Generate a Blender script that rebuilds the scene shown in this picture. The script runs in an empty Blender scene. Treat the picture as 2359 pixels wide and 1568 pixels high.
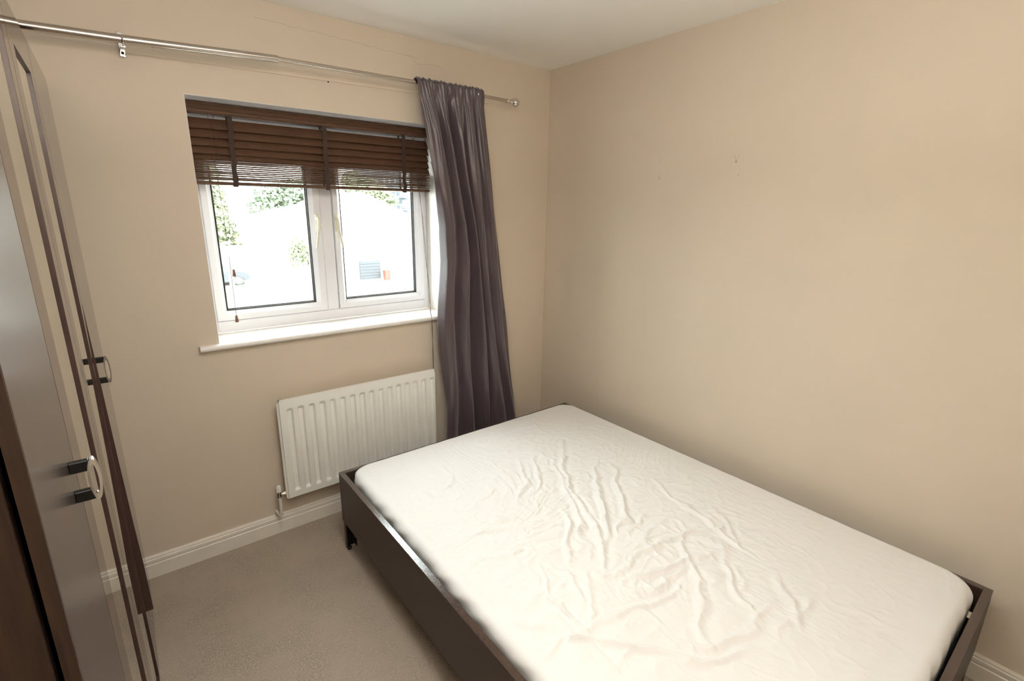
import bpy, math, random
import numpy as np
from mathutils import Matrix, Vector

# ------------------------------------------------------------------ camera, sky, lights, exposure
scn = bpy.context.scene
COL = scn.collection
cam_d = bpy.data.cameras.new('camera')
cam = bpy.data.objects.new('camera', cam_d)
COL.objects.link(cam)
Rv = Vector((0.786581, -0.61733, 0.013921)); Uv = Vector((0.148275, 0.210715, 0.966237)); Fv = Vector((0.599421, 0.757959, -0.257279))
cam.matrix_world = Matrix(((Rv.x, Uv.x, -Fv.x, -2.1904), (Rv.y, Uv.y, -Fv.y, -2.4369), (Rv.z, Uv.z, -Fv.z, 1.6018), (0, 0, 0, 1)))
cam_d.sensor_fit = 'HORIZONTAL'; cam_d.sensor_width = 36.0
cam_d.lens = 1142.034 / 2359.0 * 36.0
cam_d.clip_start = 0.02; cam_d.clip_end = 400
scn.camera = cam

world = bpy.data.worlds.new('overcast_sky'); scn.world = world; world.use_nodes = True
wn = world.node_tree; wn.nodes['Background'].inputs['Color'].default_value = (0.95, 0.98, 1.0, 1)
wn.nodes['Background'].inputs['Strength'].default_value = 17.0

def light(name, typ, loc, energy, col=(1, 1, 1), rot=(0, 0, 0), size=0.2, size_y=None):
    d = bpy.data.lights.new(name, typ); d.energy = energy; d.color = col
    if typ == 'AREA':
        d.size = size
        if size_y: d.shape = 'RECTANGLE'; d.size_y = size_y
    else: d.shadow_soft_size = size
    o = bpy.data.objects.new(name, d); o.location = loc; o.rotation_euler = rot; COL.objects.link(o)
    return o
portal = light('window_portal', 'AREA', (-1.323, 0.33, 1.51), 1, rot=(-math.pi / 2, 0, 0), size=1.15, size_y=1.0)
portal.data.cycles.is_portal = True
light('ceiling_fill', 'AREA', (-1.70, -1.55, 2.37), 10.0, (1.0, 0.99, 0.98), size=0.55)  # added soft fill below the ceiling, out of view; not a known fixture
light('bounced_flash', 'AREA', (-2.05, -2.45, 1.72), 40.0, (1.0, 0.99, 0.98), rot=(math.radians(180), 0, 0), size=0.3)

vs = scn.view_settings
vs.view_transform = 'Standard'; vs.look = 'None'; vs.gamma = 1.0; vs.use_curve_mapping = False
vs.exposure = 0.42
scn.cycles.max_bounces = 12; scn.cycles.diffuse_bounces = 8; scn.cycles.glossy_bounces = 6; scn.cycles.transparent_max_bounces = 16
scn.cycles.caustics_reflective = False; scn.cycles.caustics_refractive = False
scn.cycles.sample_clamp_indirect = 6.0

random.seed(3); rng = np.random.default_rng(5)

# ------------------------------------------------------------------ materials
def lin(c):
    return tuple(((x / 255) / 12.92 if x / 255 <= .04045 else ((x / 255 + .055) / 1.055) ** 2.4) for x in c) + (1.0,)

class Mat:
    def __init__(s, name, col, rough=0.5, metal=0.0, coat=0.0, coat_rough=0.03, sheen=0.0, spec=0.5, alb=None, stint=None):
        s.m = bpy.data.materials.new(name); s.m.use_nodes = True; s.nt = s.m.node_tree
        s.b = s.nt.nodes['Principled BSDF']
        c = alb + (1.0,) if alb else lin(col)
        s.c = c
        s.b.inputs['Base Color'].default_value = c
        s.b.inputs['Roughness'].default_value = rough; s.b.inputs['Metallic'].default_value = metal
        s.b.inputs['Coat Weight'].default_value = coat; s.b.inputs['Coat Roughness'].default_value = coat_rough
        s.b.inputs['Sheen Weight'].default_value = sheen; s.b.inputs['Specular IOR Level'].default_value = spec
        if stint: s.b.inputs['Specular Tint'].default_value = stint + (1,)
        s.tc = s.nt.nodes.new('ShaderNodeTexCoord'); s.h = None
    def noise(s, scale, detail=4, rough=.6, stretch=(1, 1, 1), dist=0.0):
        mp = s.nt.nodes.new('ShaderNodeMapping'); mp.inputs['Scale'].default_value = stretch
        s.nt.links.new(s.tc.outputs['Object'], mp.inputs['Vector'])
        n = s.nt.nodes.new('ShaderNodeTexNoise'); n.inputs['Scale'].default_value = scale
        n.inputs['Detail'].default_value = detail; n.inputs['Roughness'].default_value = rough; n.inputs['Distortion'].default_value = dist
        s.nt.links.new(mp.outputs[0], n.inputs['Vector']); return n
    def vary(s, amt, scale, detail=4, stretch=(1, 1, 1), dist=0.0, tint=None, lo=.35, hi=.65):
        n = s.noise(scale, detail, .6, stretch, dist)
        r = s.nt.nodes.new('ShaderNodeMapRange'); r.inputs[1].default_value = lo; r.inputs[2].default_value = hi
        s.nt.links.new(n.outputs['Fac'], r.inputs[0])
        mx = s.nt.nodes.new('ShaderNodeMix'); mx.data_type = 'RGBA'
        prev = s.b.inputs['Base Color'].links
        if prev: src = prev[0].from_socket; s.nt.links.new(src, mx.inputs[6])
        else: mx.inputs[6].default_value = s.c
        t = tint or tuple(x * (1 - amt) for x in s.c[:3])
        mx.inputs[7].default_value = tuple(t) + (1,)
        s.nt.links.new(r.outputs[0], mx.inputs[0]); s.nt.links.new(mx.outputs[2], s.b.inputs['Base Color']); return s
    def bump(s, strength, scale, detail=4, stretch=(1, 1, 1), dist=0.002):
        n = s.noise(scale, detail, .6, stretch)
        b = s.nt.nodes.new('ShaderNodeBump'); b.inputs['Strength'].default_value = strength; b.inputs['Distance'].default_value = dist
        s.nt.links.new(n.outputs['Fac'], b.inputs['Height'])
        if s.h: s.nt.links.new(s.h.outputs[0], b.inputs['Normal'])
        s.h = b
        s.nt.links.new(b.outputs[0], s.b.inputs['Normal']); return s

M = {}
M['wall'] = Mat('wall_paint', 0, .75, spec=.25, alb=(.612, .532, .428)).vary(.05, 1.3, 3).bump(.25, 260, 3, dist=.0006).bump(.15, 6, 3, dist=.002)
M['ceil'] = Mat('ceiling_paint', 0, .85, spec=.2, alb=(.86, .835, .79)).bump(.2, 160, 3, dist=.0006).bump(.2, 3, 3, dist=.004)
M['reveal'] = M['wall']
M['carpet'] = Mat('carpet_pile', 0, 1.0, spec=.05, sheen=.15, alb=(.47, .385, .30)).vary(.45, 210, 4, lo=.40, hi=.62).vary(.0, 90, 3, tint=(.58, .48, .38), lo=.55, hi=.8).vary(.10, 5, 3).bump(1.0, 230, 4, dist=.006).bump(.5, 70, 2, dist=.004)
M['trim'] = Mat('trim_gloss_paint', 0, .28, spec=.5, alb=(.76, .72, .64)).vary(.06, 9, 3)
M['upvc'] = Mat('white_plastic', 0, .28, alb=(.80, .805, .84)).vary(.03, 7, 3)
M['sill'] = Mat('sill_paint', 0, .5, alb=(.86, .83, .79)).vary(.05, 12, 4)
M['gasket'] = Mat('black_rubber', (22, 20, 24), .5).vary(.2, 60)
M['cream'] = Mat('aged_cream_plastic', 0, .3, alb=(.78, .75, .62)).vary(.05, 30)
M['rad'] = Mat('radiator_enamel', 0, .3, alb=(.82, .82, .77)).vary(.04, 8, 3).bump(.08, 300, 2, dist=.0005)
M['steel'] = Mat('brushed_steel', 0, .22, 1.0, alb=(.58, .52, .46)).vary(.15, 40, 3, (1, 30, 30)).bump(.03, 300, 2, dist=.0003)
M['chrome'] = Mat('chrome', 0, .08, 1.0, alb=(.72, .70, .68)).vary(.05, 20)
M['satin'] = Mat('curtain_satin', 0, .37, sheen=.2, spec=.65, alb=(.080, .056, .064)).vary(.16, 3, 4, (6, 6, .5)).vary(.14, 420, 2, (1, 1, .15)).bump(.22, 14, 4, (3, 3, .6), dist=.006).bump(.15, 900, 2, (1, 1, .1), dist=.0006)
M['blind'] = Mat('stained_slat_wood', 0, .6, spec=.3, alb=(.112, .056, .030)).vary(.35, 18, 4, (1, 14, 14)).bump(.1, 30, 3, (1, 12, 12), dist=.0006)
M['blindstack'] = M['blind']
M['tape'] = Mat('brown_woven_tape', 0, .85, alb=(.050, .028, .020)).vary(.3, 300, 2, (1, 1, .3)).bump(.3, 500, 2, dist=.0006)
M['cord'] = Mat('brown_cord', 0, .8, alb=(.10, .065, .05)).vary(.3, 500)
M['tassel'] = Mat('brown_wood_tassel', 0, .4, alb=(.16, .075, .045)).vary(.25, 120, 3, (1, 1, .2))
M['bed'] = Mat('dark_brown_veneer', 0, .42, spec=.35, alb=(.048, .029, .022)).vary(.30, 16, 4, (14, 1, 14)).bump(.08, 30, 3, (10, 1, 10), dist=.0005)
M['bedtop'] = Mat('dark_brown_lacquered_edge', 0, .2, coat=.75, coat_rough=.2, alb=(.060, .036, .027)).vary(.25, 20, 3, (4, 4, 4))
M['blackmetal'] = Mat('black_metal', (20, 19, 19), .35, .3).vary(.2, 40)
M['sheet'] = Mat('cream_cotton_sheet', 0, .9, spec=.12, sheen=.15, alb=(.735, .735, .715)).vary(.03, 2.2, 4).bump(.35, 55, 5, dist=.002).bump(.2, 700, 2, dist=.0004)
M['mattress'] = Mat('grey_mattress_ticking', 0, .9, alb=(.32, .34, .37)).vary(.15, 120, 3).bump(.3, 300, 2, dist=.001)
M['slat'] = Mat('birch_slat', 0, .5, alb=(.50, .36, .22)).vary(.2, 14, 3, (1, 12, 12))
M['wmatte'] = Mat('brown_satin_door', 0, .24, alb=(.052, .038, .033), stint=(.27, .25, .245)).vary(.10, 4, 3).bump(.05, 400, 2, dist=.0004)
M['wgloss'] = Mat('brown_gloss_frame', 0, .045, alb=(.060, .038, .030), stint=(.34, .30, .28)).vary(.12, 6, 3)
M['wedge'] = Mat('dark_brown_edge_banding', 0, .35, alb=(.045, .020, .016)).vary(.25, 20, 3, (10, 10, 1))
M['wwood'] = Mat('wood_grain_foil', 0, .45, spec=.3, alb=(.029, .015, .009)).vary(.5, 9, 5, (18, 18, .9), dist=.4).bump(.1, 20, 3, (18, 18, 1), dist=.0006)
M['mirror'] = Mat('mirror_silver', 0, .0, 1.0, alb=(.84, .87, .80)).vary(.01, 3)
M['hole'] = Mat('dark_screw_hole', (60, 32, 22), .9).vary(.2, 300)
M['mark'] = Mat('wall_scuff', 0, .8, alb=(.36, .27, .20)).vary(.2, 90)
M['crack'] = Mat('hairline_crack_shade', 0, .9, alb=(.30, .225, .155)).vary(.2, 90)
# outdoors
M['leaf'] = Mat('green_leaves', 0, .8, alb=(.34, .38, .24)).vary(.45, 2.2, 4)
M['leafdark'] = Mat('dark_green_leaves', 0, .8, alb=(.26, .32, .23)).vary(.45, 1.6, 4)
M['bark'] = Mat('bark', 0, .9, alb=(.30, .28, .25)).vary(.3, 6, 3)
M['render'] = Mat('pale_render', 0, .9, alb=(.72, .70, .66)).vary(.06, .7, 4)
M['rooftile'] = Mat('pale_roof', 0, .8, alb=(.52, .50, .48)).vary(.1, 2, 4)
M['gutter'] = Mat('grey_gutter', 0, .6, alb=(.19, .19, .19)).vary(.1, 3)
M['extglass'] = Mat('dark_window_glass', 0, .15, alb=(.17, .18, .19)).vary(.1, 1)
M['tower'] = Mat('blue_grey_cladding', 0, .8, alb=(.085, .102, .120)).vary(.12, .5, 4)
M['tarmac'] = Mat('light_road', 0, .95, alb=(.34, .33, .32)).vary(.12, .5, 5).bump(.2, 20, 3, dist=.01)
M['kerb'] = Mat('yellowish_kerb_stone', 0, .9, alb=(.30, .29, .22)).vary(.15, 3, 4)
M['garagedoor'] = Mat('slate_grey_door', 0, .6, alb=(.058, .063, .073)).vary(.35, 9, 4, (6, 1, 1), lo=.4, hi=.7)
M['carpaint'] = Mat('silver_grey_car_paint', 0, .6, .0, spec=.3, alb=(.070, .074, .085)).vary(.08, 1)
M['tyre'] = Mat('tyre_rubber', 0, .8, alb=(.07, .07, .07)).vary(.1, 8)
M['redplastic'] = Mat('red_plastic', 0, .5, alb=(.24, .055, .04)).vary(.15, 4)
M['fence'] = Mat('grey_fence_wood', 0, .9, alb=(.14, .135, .13)).vary(.2, 3)

def glass_mat():
    m = bpy.data.materials.new('window_glass'); m.use_nodes = True; nt = m.node_tree; nt.nodes.clear()
    out = nt.nodes.new('ShaderNodeOutputMaterial'); mx = nt.nodes.new('ShaderNodeMixShader')
    tr = nt.nodes.new('ShaderNodeBsdfTransparent'); gl = nt.nodes.new('ShaderNodeBsdfGlossy')
    tr.inputs[0].default_value = (.95, .97, .96, 1); gl.inputs['Roughness'].default_value = 0.0
    lw = nt.nodes.new('ShaderNodeLayerWeight'); pw = nt.nodes.new('ShaderNodeMath'); pw.operation = 'POWER'; pw.inputs[1].default_value = 5
    ma = nt.nodes.new('ShaderNodeMath'); ma.operation = 'MULTIPLY_ADD'; ma.inputs[1].default_value = .9; ma.inputs[2].default_value = .05
    nt.links.new(lw.outputs['Facing'], pw.inputs[0]); nt.links.new(pw.outputs[0], ma.inputs[0]); nt.links.new(ma.outputs[0], mx.inputs[0]); nt.links.new(tr.outputs[0], mx.inputs[1]); nt.links.new(gl.outputs[0], mx.inputs[2])
    nt.links.new(mx.outputs[0], out.inputs[0]); return m
GLASS = glass_mat()
def mm(k): return GLASS if k == 'glass' else M[k].m

# ------------------------------------------------------------------ mesh helpers
class MB:
    def __init__(s): s.v = []; s.f = []
    def add(s, v, f):
        n = len(s.v); s.v += [tuple(map(float, p)) for p in v]; s.f += [tuple(i + n for i in q) for q in f]; return s
    def box(s, x0, x1, y0, y1, z0, z1, b=0.0):
        x0, x1 = sorted((x0, x1)); y0, y1 = sorted((y0, y1)); z0, z1 = sorted((z0, z1))
        if b <= 0 or min(x1 - x0, y1 - y0, z1 - z0) < 2.2 * b:
            V = [(x, y, z) for z in (z0, z1) for x, y in ((x0, y0), (x1, y0), (x1, y1), (x0, y1))]
            return s.add(V, [(3, 2, 1, 0), (4, 5, 6, 7), (0, 1, 5, 4), (1, 2, 6, 5), (2, 3, 7, 6), (3, 0, 4, 7)])
        V = []; idx = {}
        for i, X in enumerate((x0, x1)):
            for j, Y in enumerate((y0, y1)):
                for k, Z in enumerate((z0, z1)):
                    sx, sy, sz = (1 if i == 0 else -1), (1 if j == 0 else -1), (1 if k == 0 else -1)
                    idx[i, j, k, 0] = len(V); V.append((X, Y + sy * b, Z + sz * b))
                    idx[i, j, k, 1] = len(V); V.append((X + sx * b, Y, Z + sz * b))
                    idx[i, j, k, 2] = len(V); V.append((X + sx * b, Y + sy * b, Z))
        F = []
        for i in (0, 1):
            F.append([idx[i, 0, 0, 0], idx[i, 1, 0, 0], idx[i, 1, 1, 0], idx[i, 0, 1, 0]])
            F.append([idx[0, i, 0, 1], idx[1, i, 0, 1], idx[1, i, 1, 1], idx[0, i, 1, 1]])
            F.append([idx[0, 0, i, 2], idx[1, 0, i, 2], idx[1, 1, i, 2], idx[0, 1, i, 2]])
        for a in (0, 1):
            for c in (0, 1):
                F.append([idx[a, c, 0, 0], idx[a, c, 1, 0], idx[a, c, 1, 1], idx[a, c, 0, 1]])
                F.append([idx[a, 0, c, 0], idx[a, 1, c, 0], idx[a, 1, c, 2], idx[a, 0, c, 2]])
                F.append([idx[0, a, c, 1], idx[1, a, c, 1], idx[1, a, c, 2], idx[0, a, c, 2]])
                for d in (0, 1): F.append([idx[a, c, d, 0], idx[a, c, d, 1], idx[a, c, d, 2]])
        return s.add(V, F)
    def tube(s, pts, r, n=12, caps=True, rs=None):
        P = [Vector(p) for p in pts]; V = []; F = []
        up = None
        for i, p in enumerate(P):
            t = (P[min(i + 1, len(P) - 1)] - P[max(i - 1, 0)]).normalized()
            if up is None: up = Vector((0, 0, 1)) if abs(t.z) < .9 else Vector((1, 0, 0))
            a = t.cross(up).normalized(); b = a.cross(t).normalized(); up = b
            rr = rs[i] if rs else r
            for k in range(n):
                an = 2 * math.pi * k / n; V.append(p + a * (rr * math.cos(an)) + b * (rr * math.sin(an)))
        for i in range(len(P) - 1):
            for k in range(n):
                F.append((i * n + k, i * n + (k + 1) % n, (i + 1) * n + (k + 1) % n, (i + 1) * n + k))
        if caps: F.append(tuple(range(n))[::-1]); F.append(tuple((len(P) - 1) * n + k for k in range(n)))
        return s.add(V, F)
    def lathe(s, c, axis, prof, n=24):
        # prof: (distance along axis, radius)
        a = Vector(axis).normalized(); pts = [Vector(c) + a * d for d, r in prof]
        u = a.cross(Vector((0, 0, 1)) if abs(a.z) < .9 else Vector((1, 0, 0))).normalized(); w = a.cross(u)
        V = []; F = []
        for p, (d, r) in zip(pts, prof):
            for k in range(n):
                an = 2 * math.pi * k / n; V.append(p + u * (r * math.cos(an)) + w * (r * math.sin(an)))
        for i in range(len(prof) - 1):
            for k in range(n): F.append((i * n + k, i * n + (k + 1) % n, (i + 1) * n + (k + 1) % n, (i + 1) * n + k))
        F.append(tuple(range(n))[::-1]); F.append(tuple((len(prof) - 1) * n + k for k in range(n)))
        return s.add(V, F)
    def prism(s, poly, axis, a0, a1):
        # poly: 2D points in the other two axes (cyclic order xyz minus axis)
        n = len(poly)
        def P(q, a):
            if axis == 'x': return (a, q[0], q[1])
            if axis == 'y': return (q[0], a, q[1])
            return (q[0], q[1], a)
        V = [P(q, a0) for q in poly] + [P(q, a1) for q in poly]
        F = [tuple(range(n)), tuple(range(n, 2 * n))[::-1]] + [(i, (i + 1) % n, n + (i + 1) % n, n + i) for i in range(n)]
        return s.add(V, F)
    def grid(s, X, Y, Z):
        h, w = X.shape; V = list(zip(X.ravel(), Y.ravel(), Z.ravel()))
        F = [(i * w + j, i * w + j + 1, (i + 1) * w + j + 1, (i + 1) * w + j) for i in range(h - 1) for j in range(w - 1)]
        return s.add(V, F)
    def build(s, name, mat, parent=None, smooth=False, origin=None, fix=True):
        me = bpy.data.meshes.new(name)
        off = Vector(origin) if origin else Vector((0, 0, 0))
        if parent is not None and origin is None: off = parent.matrix_world.translation if parent.matrix_world.translation.length > 0 else Vector(parent.location)
        V = [(p[0] - off.x, p[1] - off.y, p[2] - off.z) for p in s.v]
        me.from_pydata(V, [], s.f)
        if fix and len(s.f) < 20000:
            import bmesh
            bm = bmesh.new(); bm.from_mesh(me); bmesh.ops.recalc_face_normals(bm, faces=bm.faces); bm.to_mesh(me); bm.free()
        me.materials.append(mm(mat))
        o = bpy.data.objects.new(name, me); COL.objects.link(o)
        if parent is not None: o.parent = parent; ABS[o.name] = off.copy(); o.location = off - ABS[parent.name]
        else: o.location = off; ABS[o.name] = off.copy()
        if smooth:
            me.polygons.foreach_set('use_smooth', [True] * len(me.polygons))
            if smooth != 'all':
                try: me.set_sharp_from_angle(angle=math.radians(smooth if isinstance(smooth, (int, float)) and smooth is not True else 40))
                except Exception: pass
        return o
ABS = {}
def part(mb, name, mat, parent, smooth=False):
    return mb.build(name, mat, parent, smooth, origin=tuple(ABS[parent.name]))
def tag(o, label, cat, group=None, kind=None):
    if kind: o['kind'] = kind
    if label: o['label'] = label
    if cat: o['category'] = cat
    if group: o['group'] = group
    return o
def thing(name, loc, label, cat, group=None):
    o = bpy.data.objects.new(name, None); o.empty_display_size = .1; o.location = loc; COL.objects.link(o)
    ABS[o.name] = Vector(loc); tag(o, label, cat, group); return o
def struct(mb, name, mat, label, cat, smooth=False):
    o = mb.build(name, mat, None, smooth); tag(o, label, cat, None, 'structure'); return o
def child_label(o, l): o['label'] = l; return o

# ------------------------------------------------------------------ room shell
H = 2.4; XL = -2.90; YF = -2.80
WX0, WX1, WZ0, WZ1 = -1.899, -0.747, 1.011, 2.013
m = MB().box(XL - .1, .1, YF - .1, .0, -.1, 0)
struct(m, 'floor', 'carpet', 'beige short-pile carpet covering the whole bedroom floor', 'floor')
m = MB().box(XL - .1, .1, YF - .1, .0, H, H + .1)
struct(m, 'ceiling', 'ceil', 'plain off-white painted ceiling above the bed', 'ceiling')
m = MB()
T = .34
m.box(XL - .1, WX0, 0, T, -.1, H + .1); m.box(WX1, .1, 0, T, -.1, H + .1)
m.box(WX0, WX1, 0, T, -.1, WZ0 - .026); m.box(WX0, WX1, 0, T, WZ1, H + .1)
wall_back = struct(m, 'wall_back', 'wall', 'beige painted wall holding the window and the radiator', 'wall')
wr = struct(MB().box(0, .1, YF - .1, 0, 0, H), 'wall_right', 'wall', 'large bare beige wall running along the side of the bed', 'wall')
struct(MB().box(XL - .1, XL, YF - .1, 0, 0, H), 'wall_left', 'wall', 'beige wall behind the wardrobe', 'wall')
struct(MB().box(XL, 0, YF - .1, YF, 0, H), 'wall_front', 'wall', 'beige wall behind the viewpoint', 'wall')

prof = [(0, 0), (.016, 0), (.016, .064), (.0125, .067), (.0125, .070), (.015, .073), (.015, .086), (.010, .0895), (.010, .092), (.012, .095), (.008, .102), (0, .102)]
struct(MB().prism([(-a, b) for a, b in prof], 'x', XL, -.016), 'baseboard_back', 'trim', 'cream moulded skirting board under the radiator', 'skirting board')
struct(MB().prism([(-a, b) for a, b in prof], 'y', YF, 0), 'baseboard_right', 'trim', 'cream moulded skirting board behind the bed at bottom right', 'skirting board')

# low ridge where an old curtain board was painted over
def zb_(x): return 2.124 + .0225 * (x + 2.067)
m = MB()
x0, x1 = -2.067, -.46
m.add([(x0, 0, zb_(x0)), (x1, 0, zb_(x1)), (x1, -.0045, zb_(x1)), (x0, -.0045, zb_(x0)), (x0, 0, zb_(x0) + .085), (x1, 0, zb_(x1) + .085)],
      [(0, 1, 2, 3), (3, 2, 5, 4), (0, 3, 4), (1, 5, 2), (0, 4, 5, 1)])
struct(m, 'trim_1', 'wall', 'thin painted-over ridge on the wall below the curtain rod', 'moulding')

for x, z in ((-1.975, 2.160), (-1.976, 2.147), (-1.333, 2.159), (-1.335, 2.138)):
    m = MB().lathe((x, -.0005, z), (0, -1, 0), [(0, .0035), (.0022, .0035), (.003, .002), (.0015, .0018)], 12)
    o = part(m, 'screw_hole', 'hole', wall_back)
def strip(pts, w, d=.0004):   # thin raised hairline on the back wall
    m = MB()
    for (a, b), (c, e) in zip(pts, pts[1:]):
        L = math.hypot(c - a, e - b); nx, nz = -(e - b) / L * w / 2, (c - a) / L * w / 2
        m.add([(a + nx, -d, b + nz), (a - nx, -d, b - nz), (c - nx, -d, e - nz), (c + nx, -d, e + nz),
               (a + nx, 0, b + nz), (a - nx, 0, b - nz), (c - nx, 0, e - nz), (c + nx, 0, e + nz)],
              [(0, 1, 2, 3), (0, 4, 5, 1), (3, 2, 6, 7), (0, 3, 7, 4), (1, 5, 6, 2)])
    return m
pts = [(-1.62, 2.335)]
for i in range(34): pts.append((pts[-1][0] + .022, 2.335 - .00075 * i + random.uniform(-.004, .004)))
part(strip(pts, .0007), 'crack', 'crack', wall_back)
pts = [(-.95, 2.315), (-.92, 2.31), (-.895, 2.288), (-.87, 2.285), (-.83, 2.293), (-.79, 2.295), (-.74, 2.290)]
part(strip(pts, .0007), 'crack', 'crack', wall_back)

# pin marks on right wall
def vmark(y, z, s, full=True):
    m = MB()
    for dy, dz, r in [(0, 0, s * .16)] + [(.0025 * sg * (k + 1), .006 * (k + 1), s * .07) for k in range(3) for sg in ((1, -1) if full else (-1,))]:
        m.lathe((0.0004, y + dy * s / .02, z + dz * s / .02), (-1, 0, 0), [(0, r), (.001, r), (.0012, r * .5)], 8)
    return m
for y, z, s, f in ((-.835, 1.841, .012, False), (-.838, 1.756, .018, True), (-1.232, 1.813, .026, True), (-1.248, 1.756, .014, False)):
    part(vmark(y, z, s, f), 'pin_mark', 'mark', wr)

# ------------------------------------------------------------------ window
win = thing('window_1', (-1.323, .2, WZ0), 'white plastic double casement window above the radiator', 'window'); win['kind'] = 'structure'
fr = MB(); FY0, FY1 = .205, .275
fr.box(WX0, -1.868, FY0, FY1, WZ0, WZ1, .003); fr.box(-.779, WX1, FY0, FY1, WZ0, WZ1, .003)
fr.box(-1.868, -.779, FY0, FY1, WZ0, 1.066, .003); fr.box(-1.868, -.779, FY0, FY1, 1.966, WZ1, .003)
part(fr, 'frame', 'upvc', win, 30)
part(MB().box(-1.353, -1.293, .201, .275, 1.066, 1.966, .004), 'mullion', 'upvc', win, 30)
def ring(x0, x1, z0, z1, gx0, gx1, gz0, gz1, prof):
    # prof: list of (t, y): t 0 = outer edge, 1 = glass edge
    m = MB(); V = []; F = []
    for t, y in prof:
        a, b = x0 + (gx0 - x0) * t, x1 + (gx1 - x1) * t; c, d = z0 + (gz0 - z0) * t, z1 + (gz1 - z1) * t
        V += [(a, y, c), (b, y, c), (b, y, d), (a, y, d)]
    n = len(prof)
    for i in range(n):
        j = (i + 1) % n
        for k in range(4): F.append((i * 4 + k, i * 4 + (k + 1) % 4, j * 4 + (k + 1) % 4, j * 4 + k))
    return m.add(V, F)
sprof = [(0, .262), (0, .196), (.05, .192), (.60, .192), (.66, .195), (.92, .203), (1, .208), (1, .262)]
for (sx0, sx1, gx0, gx1, side) in ((-1.868, -1.356, -1.824, -1.409, 1), (-1.290, -.779, -1.250, -.829, -1)):
    sz0, sz1, gz0, gz1 = 1.069, 1.963, 1.114, 1.918
    sh = part(ring(sx0, sx1, sz0, sz1, gx0, gx1, gz0, gz1, sprof), 'sash', 'upvc', win, 25)
    g = .0045
    part(ring(gx0, gx1, gz0, gz1, gx0 + g, gx1 - g, gz0 + g, gz1 - g, [(0, .236), (0, .2075), (1, .2085), (1, .236)]), 'gasket', 'gasket', sh)
    part(MB().box(gx0, gx1, .216, .220, gz0, gz1), 'pane', 'glass', sh)
    part(MB().box(gx0, gx1, .236, .240, gz0, gz1), 'pane', 'glass', sh)
    part(ring(gx0, gx1, gz0, gz1, gx0 + .009, gx1 - .009, gz0 + .009, gz1 - .009, [(0, .2355), (0, .2205), (1, .2205), (1, .2355)]), 'spacer_bar', 'gutter', sh)
    # handle
    hx = -1.377 if side == 1 else -1.281
    m = MB().box(hx - .009, hx + .009, .180, .192, 1.475, 1.560, .003)
    m.lathe((hx, .180, 1.538), (0, -1, 0), [(0, .009), (.012, .009), (.016, .007), (.018, .003)], 16)
    tip = hx - (.022 if side == 1 else -.016)
    m.tube([(hx, .166, 1.540), (hx, .160, 1.515), (hx - .002 * side, .160, 1.49), ((hx + tip) / 2, .158, 1.45), (tip, .154, 1.395)], .006, 10, rs=[.007, .0085, .0075, .006, .0052])
    hd = part(m, 'handle', 'cream', sh, 40)
    child_label(hd, 'cream lever handle')
    part(MB().lathe((hx + .009, .178, 1.497), (0, -1, 0), [(0, .0045), (.002, .0045), (.003, .003)], 12), 'lock_button', 'tassel', sh)

# white-painted lining of the window recess
part(MB().box(WX0, WX1, .0006, .204, WZ1 - .0012, WZ1 + .0002), 'reveal_lining', 'upvc', win)
part(MB().box(WX1 - .0012, WX1 + .0002, .0006, .204, WZ0, WZ1 - .0012), 'reveal_lining', 'sill', win)
part(MB().box(WX0 - .0002, WX0 + .0012, .0006, .204, WZ0, WZ1 - .0012), 'reveal_lining', 'sill', win)
# window sill with rounded nose
n = 10; r = .0125; nose = [(-.018 - r * math.sin(a), .9985 - 0 + r * math.cos(a)) for a in [math.pi * k / n for k in range(n + 1)]]
poly = nose + [(-.001, .986), (-.001, .99)]
m = MB().prism([(.0, 1.011)] + nose + [(0, .986)], 'x', -1.975, -.66)
m.box(WX0, WX1, 0, .206, .985, 1.011)
part(m, 'window_sill', 'sill', win, 35)

# ------------------------------------------------------------------ venetian blind
bl = thing('venetian_blind', (-1.323, .12, 2.0), 'dark brown wooden venetian blind pulled halfway up in the window recess', 'blind')
BX0, BX1 = -1.889, -.768
m = MB().prism([(.112, 1.966), (.108, 1.972), (.108, 1.979), (.113, 1.984), (.113, 1.998), (.109, 2.003), (.109, 2.010), (.120, 2.010), (.120, 1.966)], 'x', BX0, BX1)
part(m, 'valance', 'blind', bl, 25)
part(MB().box(BX0 + .01, BX1 - .01, .122, .170, 1.968, 2.011, .002), 'headrail', 'blind', bl)
def slat_mesh(name):
    # curved slat 50 mm deep, local frame: x length, y depth, z thickness
    w, t = .050, .0046; n = 6; V = []
    for k in range(n + 1):
        u = -w / 2 + w * k / n; c = .0022 * (1 - (2 * u / w) ** 2); V.append((u, c + t / 2))
    bot = [(u, c - t) for u, c in V][::-1]
    pl = V + bot; L = BX1 - BX0
    mb = MB().prism(pl, 'x', -L / 2, L / 2)
    me = bpy.data.meshes.new(name); me.from_pydata(mb.v, [], mb.f)
    me.materials.append(mm('blind')); me.polygons.foreach_set('use_smooth', [True] * len(me.polygons))
    try: me.set_sharp_from_angle(angle=math.radians(35))
    except Exception: pass
    return me
sm = slat_mesh('slat')
def slat(z, y, deg):
    o = bpy.data.objects.new('slat', sm); COL.objects.link(o); o.parent = bl
    o.location = Vector(((BX0 + BX1) / 2 + random.uniform(-.0015, .0015), y, z)) - ABS[bl.name]
    o.rotation_euler = (math.radians(deg), random.uniform(-.0012, .0012), 0); return o
YC = .142
for z, d in ((1.930, 58), (1.896, 57), (1.862, 56), (1.829, 53), (1.802, 42), (1.784, 16)): slat(z, YC, d)
zz = 1.7715
for k in range(9): slat(zz - k * .0083, YC + random.uniform(-.0008, .0008), 1.2 + random.uniform(-.6, .6))
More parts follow.
